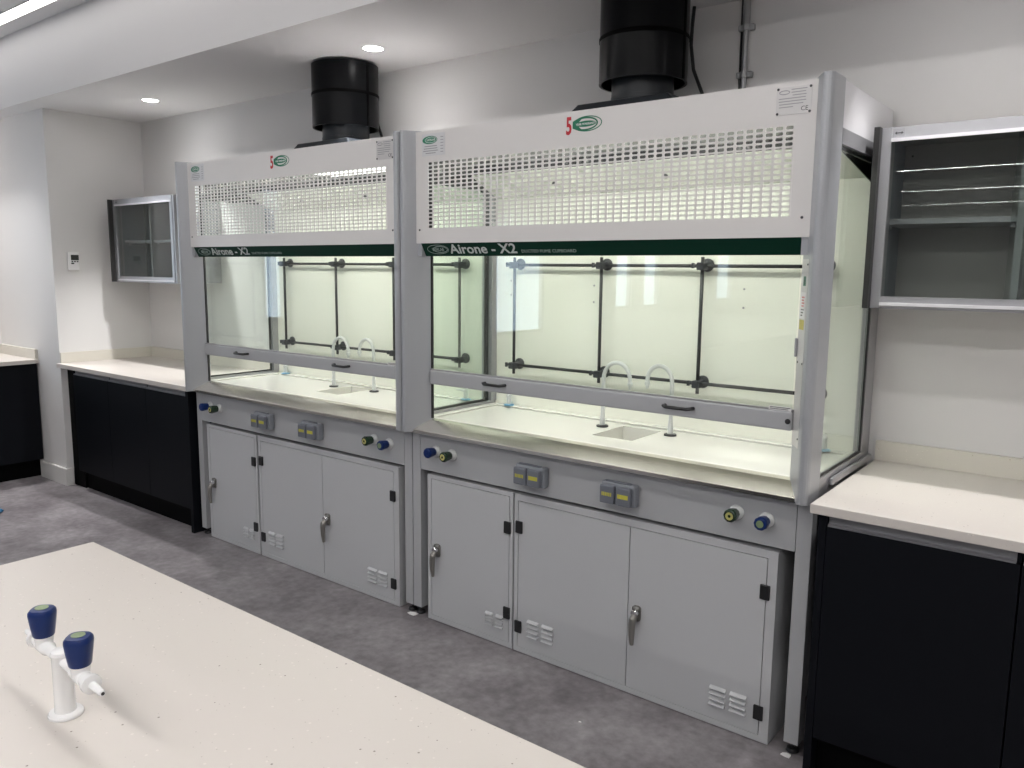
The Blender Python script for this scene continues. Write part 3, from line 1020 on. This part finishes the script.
# conduit on the back wall
cd = thing('wall_conduit', 'grey metal conduit with clips on the back wall behind the nearer fume cupboard', 'pipe', (1.232, 0.722, 2.0))
obj('conduit_pipe', MB().tube([(0, 0, 0), (0, 0, 0.69)], 0.0105, 14), M_GALV, cd)
obj('upper_coupler', MB().lathe([(0.0105, 0.58), (0.0145, 0.58), (0.0145, 0.69), (0.0105, 0.69)], 16, cap=False), M_GALV, cd)
for z in (0.575, 0.395):
    c = MB().rbox(-.033, .033, -.004, .017, z - .012, z + .012, 0.003, 1)
    c.lathe([(0.0165, z - .011), (0.0165, z + .011)], 16)
    obj('saddle_clip', c, M_GALV, cd)
tag(obj('wall_cable', MB().tube([(1.211, 0.730, 2.0), (1.211, 0.730, ZS)], 0.005, 8), M_BLACK), 'thin black cable running up the wall alongside the conduit', 'cable')

# ------------------------------------------------------------------ wall cabinets (local x 0..CW, front glass at y .41)
CW, CZ0, CZ1 = 0.845, 1.497, 2.085
wc = thing('wall_cabinet', 'dark glass-fronted wall cabinet above the right worktop', 'wall cabinet', (1.832, 0, 0), 'glazed wall cabinets')
body = MB()
body.box(0.018, CW - .018, 0.728, 0.738, CZ0, CZ1)
body.box(0.018, CW - .018, 0.45, 0.728, CZ0, CZ0 + .018).box(0.018, CW - .018, 0.45, 0.728, CZ1 - .018, CZ1)
obj('carcass', body, M_CAB, wc)
for a in (0, CW - .018):
    obj('end_panel', MB().box(a, a + .018, 0.372 if a == 0 else 0.404, 0.738, CZ0, CZ1), M_CABED if a == 0 else M_FRAME, wc)
    a2 = 0.0182 if a == 0 else CW - .0202
    obj('inner_side', MB().box(a2, a2 + .002, 0.452, 0.727, CZ0 + .0185, CZ1 - .0185), plain('blue_grey_side_%d' % (a > 0), (0.22, 0.245, 0.27), 0.5, var=0.02), wc)
obj('centre_divider', MB().box(CW / 2 - .010, CW / 2 + .010, 0.46, 0.727, CZ0 + .0185, CZ1 - .0185), M_SHELF, wc)
for a, b_ in ((0.021, CW / 2 - .011), (CW / 2 + .011, CW - .021)):
    s = obj('shelf', MB().box(a, b_, 0.475, 0.727, 1.777, 1.795), M_SHELF, wc)
    for qx in (a + .012, b_ - .012):
        p = MB()
        p.rbox(qx - .010, qx + .010, 0.50, 0.52, 1.762, 1.7765, 0.003, 1)
        obj('shelf_support', p, M_SHELF, s)
for za, zb2, la, lb in ((CZ1 - .042, CZ1, CZ1 - .047, CZ1 - .036), (CZ0, CZ0 + .040, CZ0 + .010, CZ0 + .020)):
    tr_ = obj('sliding_track', MB().box(0.0185, CW - .0185, 0.405, 0.449, za, zb2), M_FRAME, wc)
    obj('track_lip', MB().box(0.048, CW - .03, 0.395, 0.4045, la, lb), M_SIDE, tr_)
for a in (0.0185, CW - .0485):
    obj('stile', MB().box(a, a + .030, 0.400, 0.449, CZ0 + .001, CZ1 - .001), M_FRAME, wc)
obj('sliding_pane', MB().box(0.049, CW / 2 + .022, 0.412, 0.417, CZ0 + .040, CZ1 - .042), G_CAB, wc)
obj('sliding_pane', MB().box(CW / 2 - .022, CW - .049, 0.428, 0.433, CZ0 + .040, CZ1 - .042), G_CAB, wc)
fl = obj('slide_label', MB().box(0.052, 0.086, 0.4035, 0.4048, CZ1 - .033, CZ1 - .006), M_INK, wc)
ar = MB()
ar.box(0.060, 0.078, 0.4027, 0.4034, CZ1 - .021, CZ1 - .018)
ar.prism([(0, 0), (0.006, 0.005), (0.006, -0.005)], 0, 0.0006, mat=face_mat(0.056, 0.4034, CZ1 - .0195))
ar.prism([(0, 0), (-0.006, -0.005), (-0.006, 0.005)], 0, 0.0006, mat=face_mat(0.082, 0.4034, CZ1 - .0195))
obj('slide_arrow', ar, M_INKD, fl)
h = MB()
h.lathe([(0.0035, 0), (0.0035, 0.002), (0.001, 0.003)], 10, mat=face_mat(0.045, 0.7278, 2.03))
obj('fixing_hole', h, M_BLACK, wc)
wc2 = copy_tree(wc)
wc2.location.x = -3.388
wc2['label'] = 'dark glass-fronted wall cabinet in the left recess behind the farther fume cupboard'

# ------------------------------------------------------------------ benches
ZW = 0.910


def worktop(name, label, boxes, upst, group='speckled worktops'):
    m = MB()
    for b in boxes:
        m.box(*b, 0.880, ZW)
    o = obj(name, m, M_TOP, bevel=0.002)
    tag(o, label, 'worktop', group)
    u = MB()
    for b in upst:
        u.box(*b, ZW + .0005, 0.985)
    obj('upstand', u, M_UPST, o)
    return o


worktop('worktop', 'cream speckled worktop right of the nearer fume cupboard', [(1.828, 3.6, -0.035, YW - .002)], [(1.828, 3.6, YW - .022, YW - .002)])
worktop('worktop', 'cream speckled worktop in the recess left of the farther fume cupboard', [(XN + .001, DXL - .006, 0.018, YW - .002)],
        [(XN + .022, DXL - .006, YW - .022, YW - .002), (XN + .001, XN + .021, YP, YW - .002)])
worktop('worktop', 'cream speckled worktop at the far left edge in front of the white pier', [(-4.598, -3.915, -1.9, YP - .002)], [(-4.598, -3.925, YP - .022, YP - .002)])


def base_unit(label, x0, x1, yf, group, end_l=False, kind='base_unit', plinth=0.14, handle=True, door=True):
    t = thing(kind, label, 'base cabinet', (x0, yf, 0), group)
    w = x1 - x0
    dep = YW - .02 - yf
    c = MB()
    c.box(0.0008, .018, 0.02, dep, plinth, 0.8785).box(w - .018, w - .0008, 0.02, dep, plinth, 0.8785)
    c.box(.018, w - .018, 0.02, dep, plinth, plinth + .018).box(.018, w - .018, dep - .01, dep, plinth + .018, 0.8785)
    obj('carcass', c, M_NAVY, t)
    obj('plinth', MB().box(0.0008, w - .0008, 0.055, 0.073, 0.0, plinth - .001), M_PLINTH, t)
    d = obj('door', MB().box(0.0015, w - .0015, 0.0, 0.019, plinth + .002, 0.840), M_NAVY, t)
    obj('recessed_handle_rail', MB().prism([(0.020, 0.876), (0.020, 0.842), (0.002, 0.8405), (0.002, 0.846), (0.016, 0.850), (0.016, 0.876)], 0.003, w - .012, mat=xzy), M_FRAME, d)
    return t


GB = 'charcoal base units under the worktops'
XR0 = 1.874
ep = obj('end_panel', MB().box(1.850, 1.8735, -0.012, YW - .02, 0.0, 0.8785), M_NAVY)
ep.name = 'base_end_panel'
tag(ep, 'black end panel between the nearer fume cupboard leg and the right base unit', 'end panel')
base_unit('charcoal base unit under the right worktop, next to the nearer fume cupboard', XR0, 2.384, -0.012, GB)
base_unit('charcoal base unit cut off at the right edge below the right worktop', 2.386, 2.985, -0.012, GB)
YL = 0.050
base_unit('charcoal base unit farthest left of three in the recess, beside the white pier', -3.375, -2.865, YL, GB)
base_unit('charcoal base unit in the middle of the three in the recess', -2.865, -2.365, YL, GB)
base_unit('charcoal base unit in the recess right beside the farther fume cupboard', -2.365, -1.88, YL, GB)
fp = obj('filler_panel', MB().box(XN + .002, -3.376, YL + .04, YL + .06, 0.0, 0.8785), M_PLINTH)
tag(fp, 'black filler strip between the white pier and the first recess unit', 'filler panel')
fp2 = obj('filler_panel', MB().box(-1.874, -1.845, YL - .01, YL + .50, 0.0, 0.8785), M_NAVY)
tag(fp2, 'black end panel between the recess units and the farther fume cupboard leg', 'end panel')

# far-left run along the left wall: fronts face +X
fl = thing('base_unit', 'charcoal base unit at the far left edge of the picture', 'base cabinet', (-3.94, YP - .006, 0), GB)
c = MB()
c.box(-.65, -.02, -1.86, 0, 0.14, 0.8785)
obj('carcass', c, M_NAVY, fl)
obj('plinth', MB().box(-.65, -.075, -1.86, 0, 0.0, 0.139), M_PLINTH, fl)
for k in range(3):
    a = -0.62 * (k + 1) + .002
    obj('door', MB().box(-.0195, 0, a, a + .616, 0.142, 0.8785), M_NAVY, fl)

# ------------------------------------------------------------------ island bench with its gas tap
isl = thing('island_bench', 'cream speckled island bench top in the foreground', 'bench', (0.505, -1.583, 0))
IW, ID = 1.86, 0.95
obj('bench_top', MB().box(0, IW, -ID, 0, 0.880, ZW), M_TOP, isl, bevel=0.002)
ib = MB()
ib.box(0.06, IW - .06, -ID + .06, -0.05, 0.12, 0.8795)
obj('bench_body', ib, M_NAVY, isl)
obj('plinth', MB().box(0.10, IW - .10, -ID + .10, -0.10, 0.0, 0.1195), M_PLINTH, isl)

tap = thing('gas_tap', 'white twin gas tap with two blue knobs on the island bench', 'tap', (1.291, -1.985, ZW))
col = MB().lathe([(0.0255, 0.0005), (0.0255, 0.004), (0.0235, 0.0065), (0.0158, 0.0075), (0.0150, 0.02), (0.0150, 0.098), (0.0165, 0.102), (0.0150, 0.107), (0.004, 0.1085)], 32)
obj('column', col, M_TAPW, tap)
ta = math.radians(-3)
RT = Matrix.Rotation(ta, 4, 'Z')


def along(x, z=0.0):
    """matrix: local Z along tap axis"""
    return RT @ Matrix.Translation((x, 0, z)) @ Matrix.Rotation(math.radians(90), 4, 'Y')


KX = 0.073
arm = MB()
arm.lathe([(0.0095, -0.106), (0.0105, -0.102), (0.0105, -0.088), (0.012, -0.086), (0.012, -0.058), (0.0088, -0.046), (0.0085, 0), (0.0088, 0.046), (0.012, 0.058), (0.012, 0.086),
           (0.0105, 0.088), (0.0105, 0.102), (0.0095, 0.106)], 24, mat=along(0, 0.091))
for s in (-1, 1):
    arm.lathe([(0.0125, 0.091), (0.0135, 0.101), (0.0150, 0.1105), (0.010, 0.114)], 24, mat=RT @ Matrix.Translation((s * KX, 0, 0)))
obj('cross_arm', arm, M_TAPW, tap)
for s in (-1, 1):
    kn = MB()
    seg = 24
    prof = [(0.0150, 0.1085), (0.0162, 0.110), (0.0185, 0.128), (0.0205, 0.1455), (0.0200, 0.1505), (0.0170, 0.1542), (0.010, 0.1555), (0.001, 0.1555)]
    rings = []
    mt = RT @ Matrix.Translation((s * KX, 0, 0))
    for r, z in prof:
        ring = []
        for i in range(seg):
            a = 2 * PI * i / seg
            f = 1 + 0.055 * math.cos(4 * a) * min(1, max(0, (z - .110) / .02))
            ring.append(kn.bm.verts.new(mt @ Vector((r * f * math.cos(a), r * f * math.sin(a), z))))
        rings.append(ring)
    for k in range(len(rings) - 1):
        for i in range(seg):
            ff = kn.bm.faces.new([rings[k][i], rings[k][(i + 1) % seg], rings[k + 1][(i + 1) % seg], rings[k + 1][i]])
            ff.smooth = True
    kn.bm.faces.new(list(reversed(rings[0])))
    kn.bm.faces.new(rings[-1])
    ko = obj('tap_knob', kn, M_BLUE, tap)
    obj('index_disc', MB().lathe([(0.0100, 0.1553), (0.0100, 0.1562), (0.001, 0.1562)], 24, mat=mt), M_DISCG, ko)
    nz = MB()
    q = along(0, 0.091) @ Matrix.Rotation(0 if s > 0 else PI, 4, 'X')
    nz.lathe([(0.0095, 0.104), (0.0145, 0.105), (0.0145, 0.113), (0.0115, 0.1145), (0.0062, 0.116), (0.0050, 0.146), (0.0040, 0.151)], 20, mat=q)
    no = obj('hose_nozzle', nz, M_TAPW, tap)
    obj('nozzle_bore', MB().lathe([(0.0026, 0.1505), (0.0026, 0.1516)], 12, mat=q), M_BLACK, no)

# ------------------------------------------------------------------ thermostat on the recess wall
th = thing('thermostat', 'small white wall thermostat with dark display in the left recess', 'thermostat', (XN, 0.178, 1.643))
obj('case', MB().rbox(0.001, 0.024, -0.040, 0.040, -0.066, 0.062, 0.006, 3), M_TAPW, th)
obj('display', MB().box(0.0242, 0.0252, -0.020, 0.034, 0.006, 0.044), M_LCD, th)
bt = MB()
for k in range(3):
    bt.rbox(0.0242, 0.0262, -0.018 + .018 * k, -0.006 + .018 * k, -0.008, 0.001, 0.001, 1)
bt.rbox(0.0242, 0.0262, -0.020, 0.0, -0.022, -0.012, 0.001, 1)
obj('push_button', bt, M_LCD, th)

# ------------------------------------------------------------------ scraps on the floor
bm = bmesh.new()
bmesh.ops.create_icosphere(bm, subdivisions=2, radius=0.03)
for v in bm.verts:
    f = 0.7 + 0.6 * random.random()
    v.co = Vector((v.co.x * f * 1.3, v.co.y * f, max(-0.012, v.co.z * f * 0.6)))
bmesh.ops.translate(bm, verts=bm.verts, vec=(0, 0, 0.013))
o = obj('plastic_scrap', bm, M_BLUESCRAP)
o.location = (-3.205, -0.548, 0)
tag(o, 'crumpled bright blue plastic scrap on the floor at the far left edge', 'litter')


def flake(x, y, s, lab, n=7):
    b = bmesh.new()
    vs = []
    for k in range(n):
        a = 2 * PI * k / n
        r = s * (0.6 + 0.5 * random.random())
        vs.append((r * math.cos(a), 0.7 * r * math.sin(a)))
    m = MB()
    m.prism(vs, 0.0005, 0.004)
    o = obj('packing_scrap', m, M_STICKW)
    o.location = (x, y, 0)
    tag(o, lab, 'litter', 'white packing scraps')


flake(1.122, -0.21, 0.006, 'tiny white paper fleck on the open floor by the island edge')
flake(0.005, 0.062, 0.030, 'torn white packing scrap under the adjoining legs of the two fume cupboards')
flake(1.775, 0.060, 0.020, 'torn white packing scrap under the front leg beside the black base unit')

# ------------------------------------------------------------------ world and camera
wd = bpy.data.worlds.new('world')
scene.world = wd
wd.use_nodes = True
wd.node_tree.nodes['Background'].inputs[0].default_value = (0.6, 0.75, 1.0, 1)
wd.node_tree.nodes['Background'].inputs[1].default_value = 0.4

cam = bpy.data.cameras.new('camera')
cam.sensor_fit = 'HORIZONTAL'
cam.sensor_width = 36.0
cam.lens = 36.0 * 800.53 / 1024.0
cam.clip_start = 0.02
co = bpy.data.objects.new('camera', cam)
COL.objects.link(co)
rt = Vector((0.78785062, 0.61578522, 0.00999854))
up = Vector((-0.09495226, 0.10541142, 0.9898851))
fw = Vector((-0.60850265, 0.78083097, -0.14151865))
co.matrix_world = Matrix(((rt.x, up.x, -fw.x, 2.56903), (rt.y, up.y, -fw.y, -2.48490), (rt.z, up.z, -fw.z, 1.61366), (0, 0, 0, 1)))
scene.camera = co
